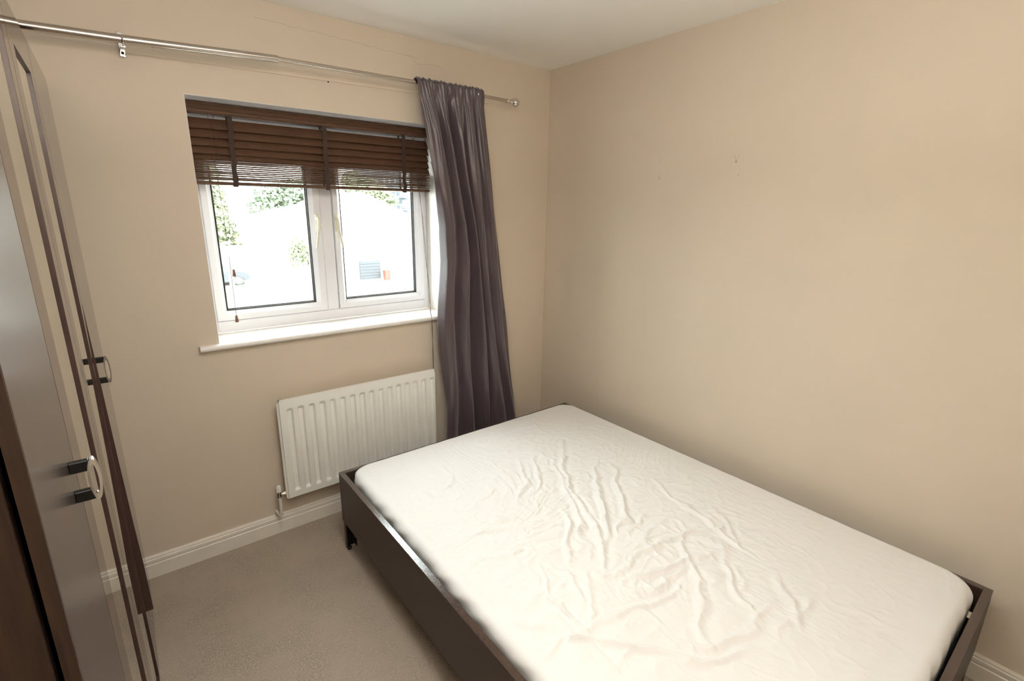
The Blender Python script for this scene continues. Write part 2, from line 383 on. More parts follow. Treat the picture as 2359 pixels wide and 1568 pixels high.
part(MB().box(BX0, BX1, .117, .167, 1.683, 1.697, .003), 'bottom_rail', 'blind', bl, 30)
for x, xb in ((-1.732, -1.735), (-1.332, -1.333), (-.922, -.922)):
    hw = .010; V = []
    path = [(.111, 1.970), (.1125, 1.93), (.113, 1.87), (.114, 1.82), (.1145, 1.79), (.1165, 1.775), (.1145, 1.755), (.1165, 1.735), (.1145, 1.715), (.1155, 1.695), (.1135, 1.680), (.1135, 1.676)]
    m = MB(); xs = [x + (xb - x) * i / (len(path) - 1) + (.003 * math.sin(i * 1.7)) for i in range(len(path))]
    for q in (0, 1): V += [(xx + sgn * hw, y + .0008 * q, z) for xx, (y, z) in zip(xs, path) for sgn in (-1, 1)]
    n2 = len(path) * 2; F = []
    for i in range(len(path) - 1):
        F.append((2 * i, 2 * i + 1, 2 * i + 3, 2 * i + 2)); F.append((n2 + 2 * i, n2 + 2 * i + 2, n2 + 2 * i + 3, n2 + 2 * i + 1))
        F.append((2 * i, 2 * i + 2, n2 + 2 * i + 2, n2 + 2 * i)); F.append((2 * i + 1, n2 + 2 * i + 1, n2 + 2 * i + 3, 2 * i + 3))
    m.add(V, F)
    part(m, 'ladder_tape', 'tape', bl)
    part(MB().box(xb - .012, xb + .010, .114, .13, 1.678, 1.6835, .001), 'tape_clip', 'tassel', bl)
    part(MB().tube([(x, .171, 1.97), (x, .170, 1.69)], .0045, 6), 'rear_ladder_cord', 'cord', bl)
def tasselmb(x, y, z0, z1):
    return MB().lathe((x, y, z1), (0, 0, -1), [(0, .0035), (.002, .0048), ((z1 - z0) * .5, .0062), ((z1 - z0) - .002, .0080), ((z1 - z0), .0070)], 14)
for pts, zt, tx in (([(-1.811, .110, 1.968), (-1.808, .108, 1.80), (-1.802, .106, 1.584), (-1.800, .106, 1.434), (-1.803, .107, 1.108)], 1.108, -1.803),
                    ([(-1.792, .110, 1.968), (-1.787, .107, 1.75), (-1.783, .106, 1.584), (-1.786, .106, 1.434), (-1.789, .107, 1.318)], 1.318, -1.789)):
    c = part(MB().tube(pts, .0009, 6), 'pull_cord', 'cord', bl, 'all')
    part(tasselmb(tx, .107, zt - .032, zt), 'tassel', 'tassel', c, 40)
for dx, pm in ((0, .004), (.006, -.004)):
    pts = [(-.869 + dx, .110, 1.968), (-.850 + dx, .108, 1.75), (-.832 + dx + pm, .105, 1.55), (-.826 + pm, .085, 1.35), (-.835 - pm, .04, 1.15), (-.857 + pm * .4, -.010, 1.03), (-.863, -.0325, .998), (-.862 + pm * .3, -.034, .95), (-.860 - pm * .3, -.030, .80), (-.860, -.030, .60)]
    part(MB().tube(pts, .0010, 6), 'lift_cord', 'cord', bl, 'all')

# ------------------------------------------------------------------ curtain rod
rod = thing('curtain_rod', (-1.57, -.1, 2.17), 'long brushed steel telescopic curtain rod with a ball end', 'curtain rod')
part(MB().tube([(-2.72, -.1, 2.120), (-2.341, -.1, 2.137), (-2.072, -.1, 2.1455), (-1.567, -.1, 2.170)], .0135, 20), 'outer_tube', 'steel', rod, 40)
part(MB().tube([(-1.575, -.1, 2.1715), (-.957, -.1, 2.178), (-.41, -.1, 2.167), (-.392, -.1, 2.1665)], .0085, 16), 'inner_tube', 'steel', rod, 40)
m = MB().lathe((-.402, -.1, 2.1668), (1, 0, 0), [(0, .0105), (.004, .0125), (.008, .0125), (.010, .010), (.022, .010), (.026, .012), (.030, .013), (.036, .013)], 20)
br = .0235; m.lathe((-.343, -.1, 2.1655), (1, 0, 0), [(-br * math.cos(a), max(.0015, br * math.sin(a))) for a in [math.pi * k / 14 for k in range(15)]], 24)
part(m, 'ball_finial', 'chrome', rod, 40)
for x, z, nm in ((-2.070, 2.1455, 1), (-.60, 2.1715, 0)):
    m = MB().box(x - .010, x + .010, -.006, 0, 2.108, 2.190 if nm else 2.2, .002)
    m.box(x - .008, x + .008, -.090, -.004, z - .024, z - .017, .001)
    R_ = .016
    m.tube([(x, -.1 + R_ * math.cos(a), z + R_ * math.sin(a)) for a in [math.radians(t) for t in range(-200, 50, 25)]], .003, 6)
    b = part(m, 'bracket', 'chrome', rod, 40)
    part(MB().lathe((x, -.006, 2.121), (0, -1, 0), [(0, .0045), (.002, .004), (.003, .002)], 12), 'screw', 'hole', b)

# ------------------------------------------------------------------ curtain
Lz = [.03, .3, .718, .995, 1.326, 1.508, 1.725, 1.909, 2.065, 2.19]; Lx = [-.832, -.835, -.845, -.848, -.826, -.829, -.866, -.897, -.923, -.953]
Rz = [.03, .286, .769, 1.307, 1.785, 2.004, 2.19]; Rx = [-.285, -.306, -.374, -.446, -.510, -.539, -.566]
NS, NT = 230, 200
sg = np.linspace(0, 1, NS)[None, :] * np.ones((NT, 1)); zg = np.linspace(.03, 2.197, NT)[:, None] * np.ones((1, NS))
xl = np.interp(zg, Lz, Lx); xr = np.interp(zg, Rz, Rx)
top = np.clip((zg - 1.95) / .2, 0, 1); low = 1 - np.clip(zg / 2.1, 0, 1)
ph = lambda s: s * 2 * math.pi
ws = sg + .030 * np.sin(zg * 2.3 + sg * 5) * (1 - top) + .018 * np.sin(zg * 4.7 + sg * 11)
def foldprof(s):   # main folds, peaks towards the room
    f = .9 * np.exp(-((s - .10) / .085) ** 2) - .5 * np.exp(-((s - .225) / .035) ** 2) + .75 * np.exp(-((s - .33) / .065) ** 2) - .85 * np.exp(-((s - .445) / .04) ** 2)
    f += .85 * np.exp(-((s - .545) / .050) ** 2) - .55 * np.exp(-((s - .625) / .022) ** 2) + .55 * np.exp(-((s - .72) / .07) ** 2) - .35 * np.exp(-((s - .83) / .035) ** 2) + .45 * np.exp(-((s - .92) / .05) ** 2)
    return f
gath = (.35 + .65 * np.clip((sg - .12) / .2, 0, 1)) * np.sin(ph(ws * 13) + 1.2 * np.sin(ws * 23)) * .55 + .45 * np.sin(ph(ws * 21) + 2)
up = np.clip((zg - 1.7) / .48, 0, 1)
amp = .038 + .020 * low
yy = -.103 - amp * foldprof(ws) * (1 - .65 * top) - (.0060 * up ** 1.5 + .0015) * gath * (1 - .2 * top)
yy += .004 * np.sin(sg * 31 + zg * 9) * (1 - top) * np.sin(zg * 5) + .006 * np.sin(zg * 7 + sg * 4) * low
edge = np.clip((.040 - sg) / .040, 0, 1); yy += edge ** 1.3 * (.045 * np.clip((1.75 - zg) / .3, 0, 1) * np.clip((zg - .5) / .3, 0, 1))
# rod pocket: cloth wraps in front of and over the tube
pk = np.clip((zg - 2.11) / .05, 0, 1); yy = yy * (1 - pk) + pk * (-.1165 - .003 * gath + .014 * np.clip((zg - 2.1905) / .0065, 0, 1))
xx = xl + (xr - xl) * sg + .006 * np.sin(zg * 9 + 3) * np.clip(1 - sg * 5, 0, 1) * low
zz_ = zg + .004 * gath * top + (.006 * np.abs(np.sin(sg * 40)) * top) - .03 * sg * low * np.clip(1 - zg / .3, 0, 1)
yy = np.minimum(yy, -.028)
mb = MB().grid(xx, yy, zz_)
# back of the rod pocket
NB = 14; tb = np.linspace(0, 1, NB)[:, None] * np.ones((1, NS))
topz = zz_[-1][None, :]; zb2 = topz + .004 * np.sin(tb * math.pi) - tb * .022; yb = yy[-1][None, :] + (-.084 - yy[-1][None, :]) * np.clip(tb * 4, 0, 1) + 0 * tb
mb.grid(xx[-1][None, :] + 0 * tb, yb, zb2)
cur = mb.build('curtain', 'satin', None, 'all', origin=(-.7, -.1, .03), fix=False)
sol = cur.modifiers.new('solid', 'SOLIDIFY'); sol.thickness = .0014; sol.offset = 0
tag(cur, 'purple-grey satin curtain bunched at the right side of the window', 'curtain')

# ------------------------------------------------------------------ radiator
rad = thing('radiator', (-1.29, -.06, .21), 'cream white ribbed panel radiator on the wall under the window', 'radiator')
RX0, RX1, RZ0, RZ1 = -1.706, -.886, .214, .722
chx = [-1.675 + i * (1.675 - .914) / 15 + .012 for i in range(16)]
nx, nz = 16 * 15 + 1, 90
gx = np.linspace(RX0, RX1, nx); gz = np.linspace(RZ0, RZ1, nz)
GX, GZ = np.meshgrid(gx, gz)
def sst(a, b, t): t = np.clip((t - a) / (b - a), 0, 1); return t * t * (3 - 2 * t)
Dp = np.zeros_like(GX)
for c in chx:
    u = np.abs(GX - c); Dp = np.maximum(Dp, 1 - sst(.0085, .0150, u))
v = sst(RZ0 + .030, RZ0 + .042, GZ) * (1 - sst(RZ1 - .058, RZ1 - .046, GZ))
GY = -.085 + .0105 * Dp * v
m = MB().grid(GX, GY, GZ)
m.box(RX0, RX1, -.0845, -.070, RZ1 - .006, RZ1, 0); m.box(RX0, RX0 + .004, -.0845, -.070, RZ0, RZ1); m.box(RX1 - .004, RX1, -.0845, -.070, RZ0, RZ1); m.box(RX0, RX1, -.0845, -.070, RZ0, RZ0 + .004)
part(m, 'front_panel', 'rad', rad, 50)
def rrect(x0, x1, z0, z1, r, n=6):
    P = []
    for cx, cz, a0 in ((x1 - r, z1 - r, 0), (x0 + r, z1 - r, 90), (x0 + r, z0 + r, 180), (x1 - r, z0 + r, 270)):
        P += [(cx + r * math.cos(math.radians(a0 + 90 * k / n)), cz + r * math.sin(math.radians(a0 + 90 * k / n))) for k in range(n + 1)]
    return P
part(MB().prism(rrect(RX0 - .009, RX1 + .011, RZ0 - .009, RZ1 - .016, .012), 'y', -.072, -.058), 'rear_seam', 'rad', rad, 40)
part(MB().prism(rrect(RX0 + .004, RX1 - .004, RZ0 + .004, RZ1 - .02, .01), 'y', -.058, -.045), 'rear_panel', 'rad', rad, 40)
for x in (RX0 + .12, RX1 - .12): part(MB().box(x - .02, x + .02, -.046, -.0005, RZ0 + .03, RZ1 - .04, .002), 'wall_bracket', 'rad', rad)
# valve and pipe
vx = -1.745
m = MB().lathe((vx, -.062, .222), (0, 0, 1), [(0, .010), (.006, .012), (.010, .010), (.026, .010), (.030, .0085)], 18)
m.lathe((vx + .008, -.062, .238), (1, 0, 0), [(0, .007), (.010, .007), (.010, .0125), (.020, .0125), (.020, .009), (.034, .009)], 6)
vl = part(m, 'valve', 'chrome', rad, 30)
part(MB().lathe((vx, -.062, .252), (0, 0, 1), [(0, .0105), (.004, .0125), (.026, .0115), (.033, .0085), (.036, .004)], 20), 'valve_cap', 'rad', vl, 40)
part(MB().tube([(vx, -.062, .224), (vx + .001, -.060, .16), (vx + .001, -.056, .125), (vx - .002, -.045, .115), (vx - .010, -.022, .122), (vx - .013, -.012, .126)], .0075, 14), 'pipe', 'trim', rad, 50)

# ------------------------------------------------------------------ bed frame
BX_0, BX_1, BY_0, BY_1, BZ = -1.536, -.0835, -.327, -2.352, .408
th = .022
bed = thing('bed_frame', ((BX_0 + BX_1) / 2, (BY_0 + BY_1) / 2, 0), 'dark brown wood veneer double bed frame on black metal legs', 'bed')
def board(name, x0, x1, y0, y1, z0=.158):
    b = part(MB().box(x0, x1, y0, y1, z0, BZ - .0015, .001), name, 'bed', bed)
    part(MB().box(x0 + .0003, x1 - .0003, y0 + .0003 * (1 if y1 > y0 else -1), y1, BZ - .0012, BZ, .0), 'top_edge', 'bedtop', b)
board('side_rail', BX_0, BX_0 + th, BY_1 + th, BY_0 - th)
board('side_rail', BX_1 - th, BX_1, BY_1 + th, BY_0 - th)
board('footboard', BX_0, BX_1, BY_0 - th, BY_0)
board('headboard', BX_0, BX_1, BY_1, BY_1 + th)
for lx, ly, dx, dy in ((BX_0, BY_0, 1, -1), (BX_1, BY_0, -1, -1), (BX_0, BY_1, 1, 1), (BX_1, BY_1, -1, 1)):
    m = MB()
    a = (lx + dx * .004, lx + dx * .050); b = (ly + dy * .004, ly + dy * .032)
    m.box(a[0], a[1], b[0], b[0] + dy * .004, .012, .157); m.box(a[0], a[0] + dx * .004, b[0], b[1], .012, .157)
    m.box(a[1] - dx * .004, a[1], b[0], b[1], .012, .157)
    m.box(lx + dx * .003, lx + dx * .07, ly + dy * .003, ly + dy * .07, .152, .158)
    lg = part(m, 'leg', 'blackmetal', bed)
    part(MB().lathe((lx + dx * .018, ly + dy * .016, 0), (0, 0, 1), [(0, .010), (.010, .011), (.013, .008)], 14), 'foot', 'blackmetal', lg)
part(MB().box(-.83, -.79, BY_1 + th, BY_0 - th, .175, .215, .001), 'mid_beam', 'blackmetal', bed)
for x0 in (BX_0 + th, BX_1 - th - .02): part(MB().box(x0, x0 + .02, BY_1 + th + .004, BY_0 - th - .004, .185, .215), 'slat_ledge', 'blackmetal', bed)
for k in range(24):
    y = BY_0 - .07 - k * .0815
    part(MB().box(BX_0 + th + .003, BX_1 - th - .003, y - .030, y + .030, .2155, .225), 'slat', 'slat', bed)
m = MB().box(-.225, -.185, BY_1 + th, BY_1 + th + .003, .27, .36, .0005).box(-.225, -.185, BY_1 + th, BY_1 + th + .020, .355, .358)
m.lathe((-.205, BY_1 + th + .003, .30), (0, 1, 0), [(0, .006), (.003, .006), (.004, .004)], 12).lathe((-.205, BY_1 + th + .003, .335), (0, 1, 0), [(0, .006), (.003, .006), (.004, .004)], 12)
child_label(part(m, 'joining_bracket', 'chrome', bed), 'shiny metal joining bracket')

# ------------------------------------------------------------------ mattress + fitted sheet
MX0, MX1, MY0, MY1 = -1.506, -.112, -2.318, -.366
cxm, cym = (MX0 + MX1) / 2, (MY0 + MY1) / 2
def rounded(x0, x1, y0, y1, r, n=10):
    P = []
    for cx, cy, a0 in ((x1 - r, y1 - r, 0), (x0 + r, y1 - r, 90), (x0 + r, y0 + r, 180), (x1 - r, y0 + r, 270)):
        P += [(cx + r * math.cos(math.radians(a0 + 90 * k / n)), cy + r * math.sin(math.radians(a0 + 90 * k / n))) for k in range(n + 1)]
    return P
mt = thing('mattress', (cxm, cym, .226), 'grey-sided double mattress lying inside the dark bed frame', 'mattress')
part(MB().prism(rounded(MX0 + .004, MX1 - .004, MY0 + .004, MY1 - .004, .075), 'z', .226, .395), 'body', 'mattress', mt, 40)
m = MB().tube([(x, y, .232) for x, y in rounded(MX0 + .003, MX1 - .003, MY0 + .003, MY1 - .003, .075)] + [(MX1 - .003, MY1 - .078, .232)], .004, 6)
part(m, 'piping', 'mattress', mt, 'all')

RID = [[(-0.537, -0.775), (-0.698, -0.943), (-0.802, -1.079), (-0.866, -1.217), (-0.921, -1.338), (-0.967, -1.408), (-1.031, -1.474), (-1.094, -1.53)], [(-0.711, -0.9), (-0.817, -1.068), (-0.884, -1.203), (-0.951, -1.315), (-1.026, -1.402)], [(-0.514, -1.012), (-0.695, -1.159), (-0.783, -1.279), (-0.843, -1.353), (-0.938, -1.43)], [(-0.502, -1.089), (-0.631, -1.207), (-0.746, -1.356), (-0.823, -1.412), (-0.913, -1.448)], [(-0.767, -1.241), (-0.861, -1.361), (-1.001, -1.459)], [(-0.961, -1.218), (-0.997, -1.302), (-1.079, -1.363), (-1.156, -1.449)], [(-1.231, -1.392), (-1.286, -1.508), (-1.293, -1.601), (-1.291, -1.678), (-1.3, -1.707)], [(-1.171, -1.438), (-1.214, -1.533), (-1.236, -1.603), (-1.272, -1.655)], [(-1.14, -1.511), (-1.206, -1.598), (-1.241, -1.653), (-1.286, -1.694)], [(-1.053, -1.561), (-0.887, -1.565), (-0.685, -1.6), (-0.512, -1.646)], [(-1.082, -1.603), (-0.93, -1.654), (-0.756, -1.7), (-0.635, -1.736)], [(-1.094, -1.625), (-1.063, -1.677), (-0.916, -1.698), (-0.65, -1.744)], [(-1.053, -1.561), (-1.113, -1.548), (-1.116, -1.513)], [(-0.683, -1.539), (-0.771, -1.633), (-0.841, -1.722), (-0.909, -1.794), (-1.034, -1.862), (-1.067, -1.908)], [(-0.454, -1.281), (-0.519, -1.427), (-0.549, -1.574), (-0.576, -1.703), (-0.601, -1.799)], [(-0.452, -1.552), (-0.512, -1.668), (-0.603, -1.76)], [(-0.622, -1.707), (-0.751, -1.79), (-0.827, -1.886), (-0.878, -1.955)], [(-1.34, -1.603), (-1.362, -1.66), (-1.307, -1.714), (-1.225, -1.821), (-1.12, -1.924), (-0.974, -2.002)], [(-1.374, -1.65), (-1.326, -1.711), (-1.331, -1.814)], [(-1.38, -1.61), (-1.437, -1.542), (-1.477, -1.474)], [(-1.374, -1.627), (-1.477, -1.65)], [(-1.291, -1.678), (-1.188, -1.693), (-1.034, -1.729), (-0.945, -1.738)], [(-1.203, -1.804), (-1.079, -1.899), (-0.959, -1.955), (-0.722, -1.966)], [(-1.11, -0.569), (-1.206, -0.777), (-1.307, -0.81), (-1.351, -0.696)], [(-1.235, -1.034), (-1.17, -1.128), (-1.113, -1.193), (-1.04, -1.27)], [(-1.311, -1.108), (-1.191, -1.156)], [(-0.624, -1.886), (-0.732, -1.986), (-0.812, -2.044)], [(-0.127, -2.229), (-0.2, -2.272), (-0.332, -2.291)], [(-0.297, -2.317), (-0.469, -2.318), (-0.55, -2.303)], [(-0.897, -1.461), (-0.788, -1.438), (-0.676, -1.432)], [(-0.761, -0.794), (-0.849, -0.956), (-0.958, -1.045)], [(-0.832, -0.776), (-0.954, -0.965), (-1.066, -1.067)], [(-1.334, -1.28), (-1.247, -1.292), (-1.19, -1.316)], [(-0.64, -2.014), (-0.786, -2.025), (-0.899, -2.013)]]
AMP = [6.5, 6, 6, 6, 5, 5, 4.5, 4, 4, 5, 5.5, 4, 4, 4, 3.5, 3, 3.5, 5, 4, 3.5, 3, 4, 3.5, 3.5, 2.5, 2.5, 3, 2, 2, 3.5, 4, 3.5, 2.5, 2.5]

def vnoise(x, y, seed):
    r = np.random.default_rng(seed); T_ = r.random((256, 256)) * 2 - 1
    xi = np.floor(x).astype(int); yi = np.floor(y).astype(int); fx = x - xi; fy = y - yi
    fx = fx * fx * (3 - 2 * fx); fy = fy * fy * (3 - 2 * fy)
    g = lambda a, b: T_[a % 256, b % 256]
    return (g(xi, yi) * (1 - fx) + g(xi + 1, yi) * fx) * (1 - fy) + (g(xi, yi + 1) * (1 - fx) + g(xi + 1, yi + 1) * fx) * fy
NX, NY = 340, 470
ins = .030
ax, ay = (MX1 - MX0) / 2 - ins, (MY1 - MY0) / 2 - ins
ux, uy = np.meshgrid(np.linspace(-ax, ax, NX), np.linspace(-ay, ay, NY))
Rr = .062
qx = np.clip(ux, -(ax - Rr), ax - Rr); qy = np.clip(uy, -(ay - Rr), ay - Rr); dx = ux - qx; dy = uy - qy
hyp = np.hypot(dx, dy) + 1e-12; inf = np.maximum(np.abs(dx), np.abs(dy)); sc = np.where(hyp > 1e-9, inf / hyp, 1)
px_ = cxm + qx + dx * sc; py_ = cym + qy + dy * sc
def wrinkle(x, y):
    wx = x + .020 * vnoise(x * 14, y * 14, 1) + .004 * vnoise(x * 45, y * 45, 2); wy = y + .020 * vnoise(x * 14 + 9, y * 14, 3) + .004 * vnoise(x * 45 + 7, y * 45, 4)
    h = np.zeros_like(x)
    for k, (pl, a) in enumerate(zip(RID, AMP)):
        d2 = np.full(x.shape, 9.0); tt = np.zeros_like(x); n = len(pl) - 1
        for i, ((x0, y0), (x1, y1)) in enumerate(zip(pl, pl[1:])):
            ex, ey = x1 - x0, y1 - y0; t = np.clip(((wx - x0) * ex + (wy - y0) * ey) / (ex * ex + ey * ey), 0, 1)
            dd = (wx - x0 - t * ex) ** 2 + (wy - y0 - t * ey) ** 2; mk = dd < d2; d2 = np.where(mk, dd, d2); tt = np.where(mk, (i + t) / n, tt)
        w = .0090; d = np.sqrt(d2)
        env = np.sin(np.clip(tt, .04, .96) * math.pi) ** .5
        h += a * .00135 * env * (np.exp(-(d / w) ** 2) * 1.25 - .45 * np.exp(-((d - .022) / .011) ** 2))
    # fine crumple: stronger on the window-side half and around the gathered middle
    c1 = np.exp(-(((x + .95) / .55) ** 2 + ((y + 1.25) / .75) ** 2)); 
    act = .38 + 1.35 * c1
    rid = lambda s, sd, ox=0: (1 - np.abs(vnoise(wx * s + ox, wy * s, sd)) * 2.2).clip(0, 1) ** 2
    # long drags running from foot to head, fanning out
    ang = vnoise(x * 2.2, y * 2.2, 9) * .9
    rx = x * np.cos(ang + .5) - y * np.sin(ang + .5); ry = x * np.sin(ang + .5) + y * np.cos(ang + .5)
    lng = (1 - np.abs(vnoise(rx * 26, ry * 5.5, 12)) * 2).clip(0, 1) ** 2
    h += act * (.0034 * rid(13, 21) * (vnoise(x * 5, y * 5, 31) > -.1) + .0020 * rid(29, 22, 5) + .0034 * lng * (.5 + .5 * vnoise(x * 6, y * 6, 33)))
    h += .0014 * vnoise(x * 7, y * 7, 41) + .0035 * vnoise(x * 2.4, y * 2.4, 43)
    return h
hz = wrinkle(px_, py_)
ex_ = np.minimum(ax - np.abs(ux), ay - np.abs(uy)); fade = np.clip(ex_ / .09, 0, 1) ** .7
crown = .008 * (1 - (ux / ax) ** 4) * (1 - (uy / ay) ** 4)
ZT = .4385
pz = ZT + crown + hz * (.12 + .88 * fade)
mb = MB().grid(px_, py_, pz)
# skirt rings
per = [(0, j) for j in range(NX)] + [(i, NX - 1) for i in range(1, NY)] + [(NY - 1, j) for j in range(NX - 2, -1, -1)] + [(i, 0) for i in range(NY - 2, 0, -1)]
base = len(mb.v); NP = len(per)
nrm = []
for i, j in per:
    ddx, ddy = dx[i, j], dy[i, j]
    cornerx, cornery = abs(ux[i, j]) > ax - Rr - 1e-9, abs(uy[i, j]) > ay - Rr - 1e-9
    v2 = Vector((ddx if cornerx else 0, ddy if cornery else 0))
    if v2.length < 1e-9: v2 = Vector((1, 0))
    nrm.append(v2.normalized())
rings = []
K = 16
for k in range(1, K + 1):
    ids = []
    if k <= 7: a = k / 7 * math.pi / 2; off = ins * math.sin(a); dz = ins * (1 - math.cos(a))
    else: off = ins - .004 * ((k - 7) / 9) ** 1.5; dz = ins + (k - 7) * .0105
    for t, ((i, j), nv) in enumerate(zip(per, nrm)):
        s_ = t * .006
        wob = .0022 * math.sin(s_ * 9 + k * .35) * math.sin(s_ * 23 + k * .2) * min(1, k / 6) + .0015 * math.sin(s_ * 41 + k * .5) * min(1, k / 6)
        o_ = off + wob - .001
        hz0 = pz[i, j] - ZT
        tuck = .012 * math.sin(s_ * 1.9) * max(0, (k - 9) / 7)
        mb.v.append((px_[i, j] + nv.x * o_, py_[i, j] + nv.y * o_, ZT + hz0 * (1 - k / 20) - dz + tuck)); ids.append(len(mb.v) - 1)
    rings.append(ids)
prev = [i * NX + j for i, j in per]
for ids in rings:
    for t in range(NP): mb.f.append((ids[t], ids[(t + 1) % NP], prev[(t + 1) % NP], prev[t]))
    prev = ids
sheet = mb.build('fitted_sheet', 'sheet', None, 'all', origin=(cxm, cym, .30), fix=False)
tag(sheet, 'creased cream cotton fitted sheet stretched over the mattress', 'bedsheet')

# ------------------------------------------------------------------ wardrobe
XF = -2.292; WZ = 1.996; ZB = .03; WY0, WY1 = -1.796, -.06
wd = thing('wardrobe', ((XF - .58 + XF) / 2, (WY0 + WY1) / 2, 0), 'tall dark brown wardrobe with two mirrored and two plain glossy doors', 'wardrobe')
XB = -2.885; XC = XF - .021
part(MB().box(XB, XC, WY0 + .001, WY0 + .019, 0, WZ - .004, .001), 'side_panel', 'wwood', wd)
part(MB().box(XB, XC, WY1 - .019, WY1 - .001, 0, WZ - .004, .001), 'side_panel', 'wwood', wd)
part(MB().box(XB, XC, WY0 + .019, WY1 - .019, WZ - .022, WZ - .004), 'top_panel', 'wwood', wd)
part(MB().box(XB, XC, WY0 + .019, WY1 - .019, .045, .063), 'bottom_panel', 'wwood', wd)
part(MB().box(XB, XB + .004, WY0 + .019, WY1 - .019, .063, WZ - .022), 'back_panel', 'wwood', wd)
part(MB().box(XC - .06, XC - .045, WY0 + .019, WY1 - .019, 0, .045), 'plinth', 'wwood', wd)
part(MB().box(XB, XC - .01, -1.045, -1.029, .063, WZ - .022), 'divider', 'wwood', wd)
def plain_door(y0, y1, matf):
    d = part(MB().box(XF - .0145, XF, y0, y1, ZB, WZ, .0008), 'door', matf, wd)
    part(MB().box(XF - .0140, XF - .0010, y0 - .0004, y0 + .0002, ZB + .001, WZ - .001), 'edge_banding', 'wwood', d)
    return d
def mirror_door(y0, y1, my0, my1):
    mz0, mz1 = .055, 1.905; m = MB()
    m.box(XF - .0145, XF, y0, my0, ZB, WZ, .0006); m.box(XF - .0145, XF, my1, y1, ZB, WZ, .0006)
    m.box(XF - .0145, XF, my0, my1, mz1, WZ, .0); m.box(XF - .0145, XF, my0, my1, ZB, mz0, .0)
    d = part(m, 'door', 'wgloss', wd)
    e = MB().box(XF - .0046, XF - .0004, my1 - .0012, my1 - .0002, mz0, mz1).box(XF - .0046, XF - .0004, my0 + .0002, my0 + .0012, mz0, mz1).box(XF - .0046, XF - .0004, my0 + .0012, my1 - .0012, mz1 - .0012, mz1 - .0002)
    part(e, 'mirror_surround', 'wedge', d)
    part(MB().box(XF - .0120, XF - .0046, my0, my1, mz0, mz1), 'mirror', 'mirror', d)
    return d
d1 = plain_door(WY0, -1.476, 'wmatte')
d2 = mirror_door(-1.473, -1.038, -1.377, -1.110)
d3 = mirror_door(-1.035, -.592, -.953, -.660)
d4 = plain_door(-.588, WY1, 'wgloss')
def handle(door, y, z0, z1):
    hh = .0165; out = .0225
    for z in (z0 + hh / 2, z1 - hh / 2):
        part(MB().box(XF, XF + out, y - .0055, y + .0055, z - hh / 2, z + hh / 2, .001), 'handle_stem', 'blackmetal', door)
    # bowed oval grip joining the two stems
    n = 32; V = []; F = []; zc = (z0 + z1) / 2; L = (z1 - z0) / 2 + .0015
    for yo in (y - .006, y + .006):
        for s_, w_ in ((1.0, .0075), (.74, .0042)):
            for k in range(n):
                a = 2 * math.pi * k / n
                V.append((XF + out + .0035 + w_ * math.cos(a) - .006 * math.sin(a) * math.sin(a) * 0 , yo, zc + L * s_ * math.sin(a)))
    for k in range(n):
        j = (k + 1) % n
        F += [(k, j, n + j, n + k), (2 * n + k, 3 * n + k, 3 * n + j, 2 * n + j), (k, 2 * n + k, 2 * n + j, j), (n + k, n + j, 3 * n + j, 3 * n + k)]
    part(MB().add(V, F), 'handle_grip', 'chrome', door, 40)
handle(d1, -1.54, 1.176, 1.239)
handle(d4, -.575, 1.078, 1.158)
# loosened edging strip at the joint of the two far doors
pr = [(1.32, -2.2916), (1.1933, -2.2895), (1.1239, -2.2884), (.85, -2.2846), (.6092, -2.2800), (.4363, -2.2755), (.2638, -2.2740)]
m = MB(); V = []
for z, xo in pr: V += [(XF - .001, -.5905, z), (xo, -.5905, z), (xo, -.5885, z), (XF - .001, -.5885, z)]
F = [(0, 1, 2, 3), tuple(4 * (len(pr) - 1) + k for k in range(4))]
for i in range(len(pr) - 1):
    for k in range(4): F.append((4 * i + k, 4 * i + (k + 1) % 4, 4 * i + 4 + (k + 1) % 4, 4 * i + 4 + k))
child_label(part(m.add(V, F), 'edge_strip', 'wedge', d4), 'loose dark edge strip')

# ------------------------------------------------------------------ street outside
GZ_ = -2.9
g = MB().box(-60, 90, .6, 160, GZ_ - .2, GZ_)
tag(g.build('road', 'tarmac', None), 'pale wide road and forecourt outside the window', 'road', None, 'structure')
for (a, b, c, d, nm) in ((1.0, 9.5, 38.4, 38.7, 0),):
    tag(MB().box(a, b, c, d, GZ_, GZ_ + .35, .02).build('low_wall', 'kerb', None), 'low yellowish kerb wall outside in front of the white-roofed house', 'wall')

def foliage(name, parent, blobs, n, leafs, mat, seed):
    r = random.Random(seed); m = MB()
    for k in range(n):
        bx, by, bz, rx_, ry_, rz_ = r.choice(blobs)
        while True:
            p = Vector((r.uniform(-1, 1), r.uniform(-1, 1), r.uniform(-1, 1)))
            if .35 < p.length < 1: break
        c = Vector((bx + p.x * rx_, by + p.y * ry_, bz + p.z * rz_)); s = leafs * r.uniform(.6, 1.5)
        u = Vector((r.gauss(0, 1), r.gauss(0, 1), r.gauss(0, .6))).normalized(); w = u.cross(Vector((r.gauss(0, 1), r.gauss(0, 1), r.gauss(0, 1)))).normalized()
        m.add([c - u * s, c + w * s * .6, c + u * s, c - w * s * .6], [(0, 1, 2, 3)])
    o = m.build(name, mat, parent, origin=tuple(ABS[parent.name]), fix=False); o['kind'] = 'stuff'; return o
def tree(label, x, y, h, blobs, n, leafs, mat, seed, group=None, name='tree'):
    t = thing(name, (x, y, GZ_), label, 'tree' if name != 'shrub' else 'bush', group)
    part(MB().tube([(x, y, GZ_), (x + .1, y, GZ_ + h * .4), (x, y, GZ_ + h * .85)], .2, 8, rs=[.22, .16, .06]), 'trunk', 'bark', t, 40)
    foliage('foliage', t, blobs, n, leafs, mat, seed); return t
cb = []
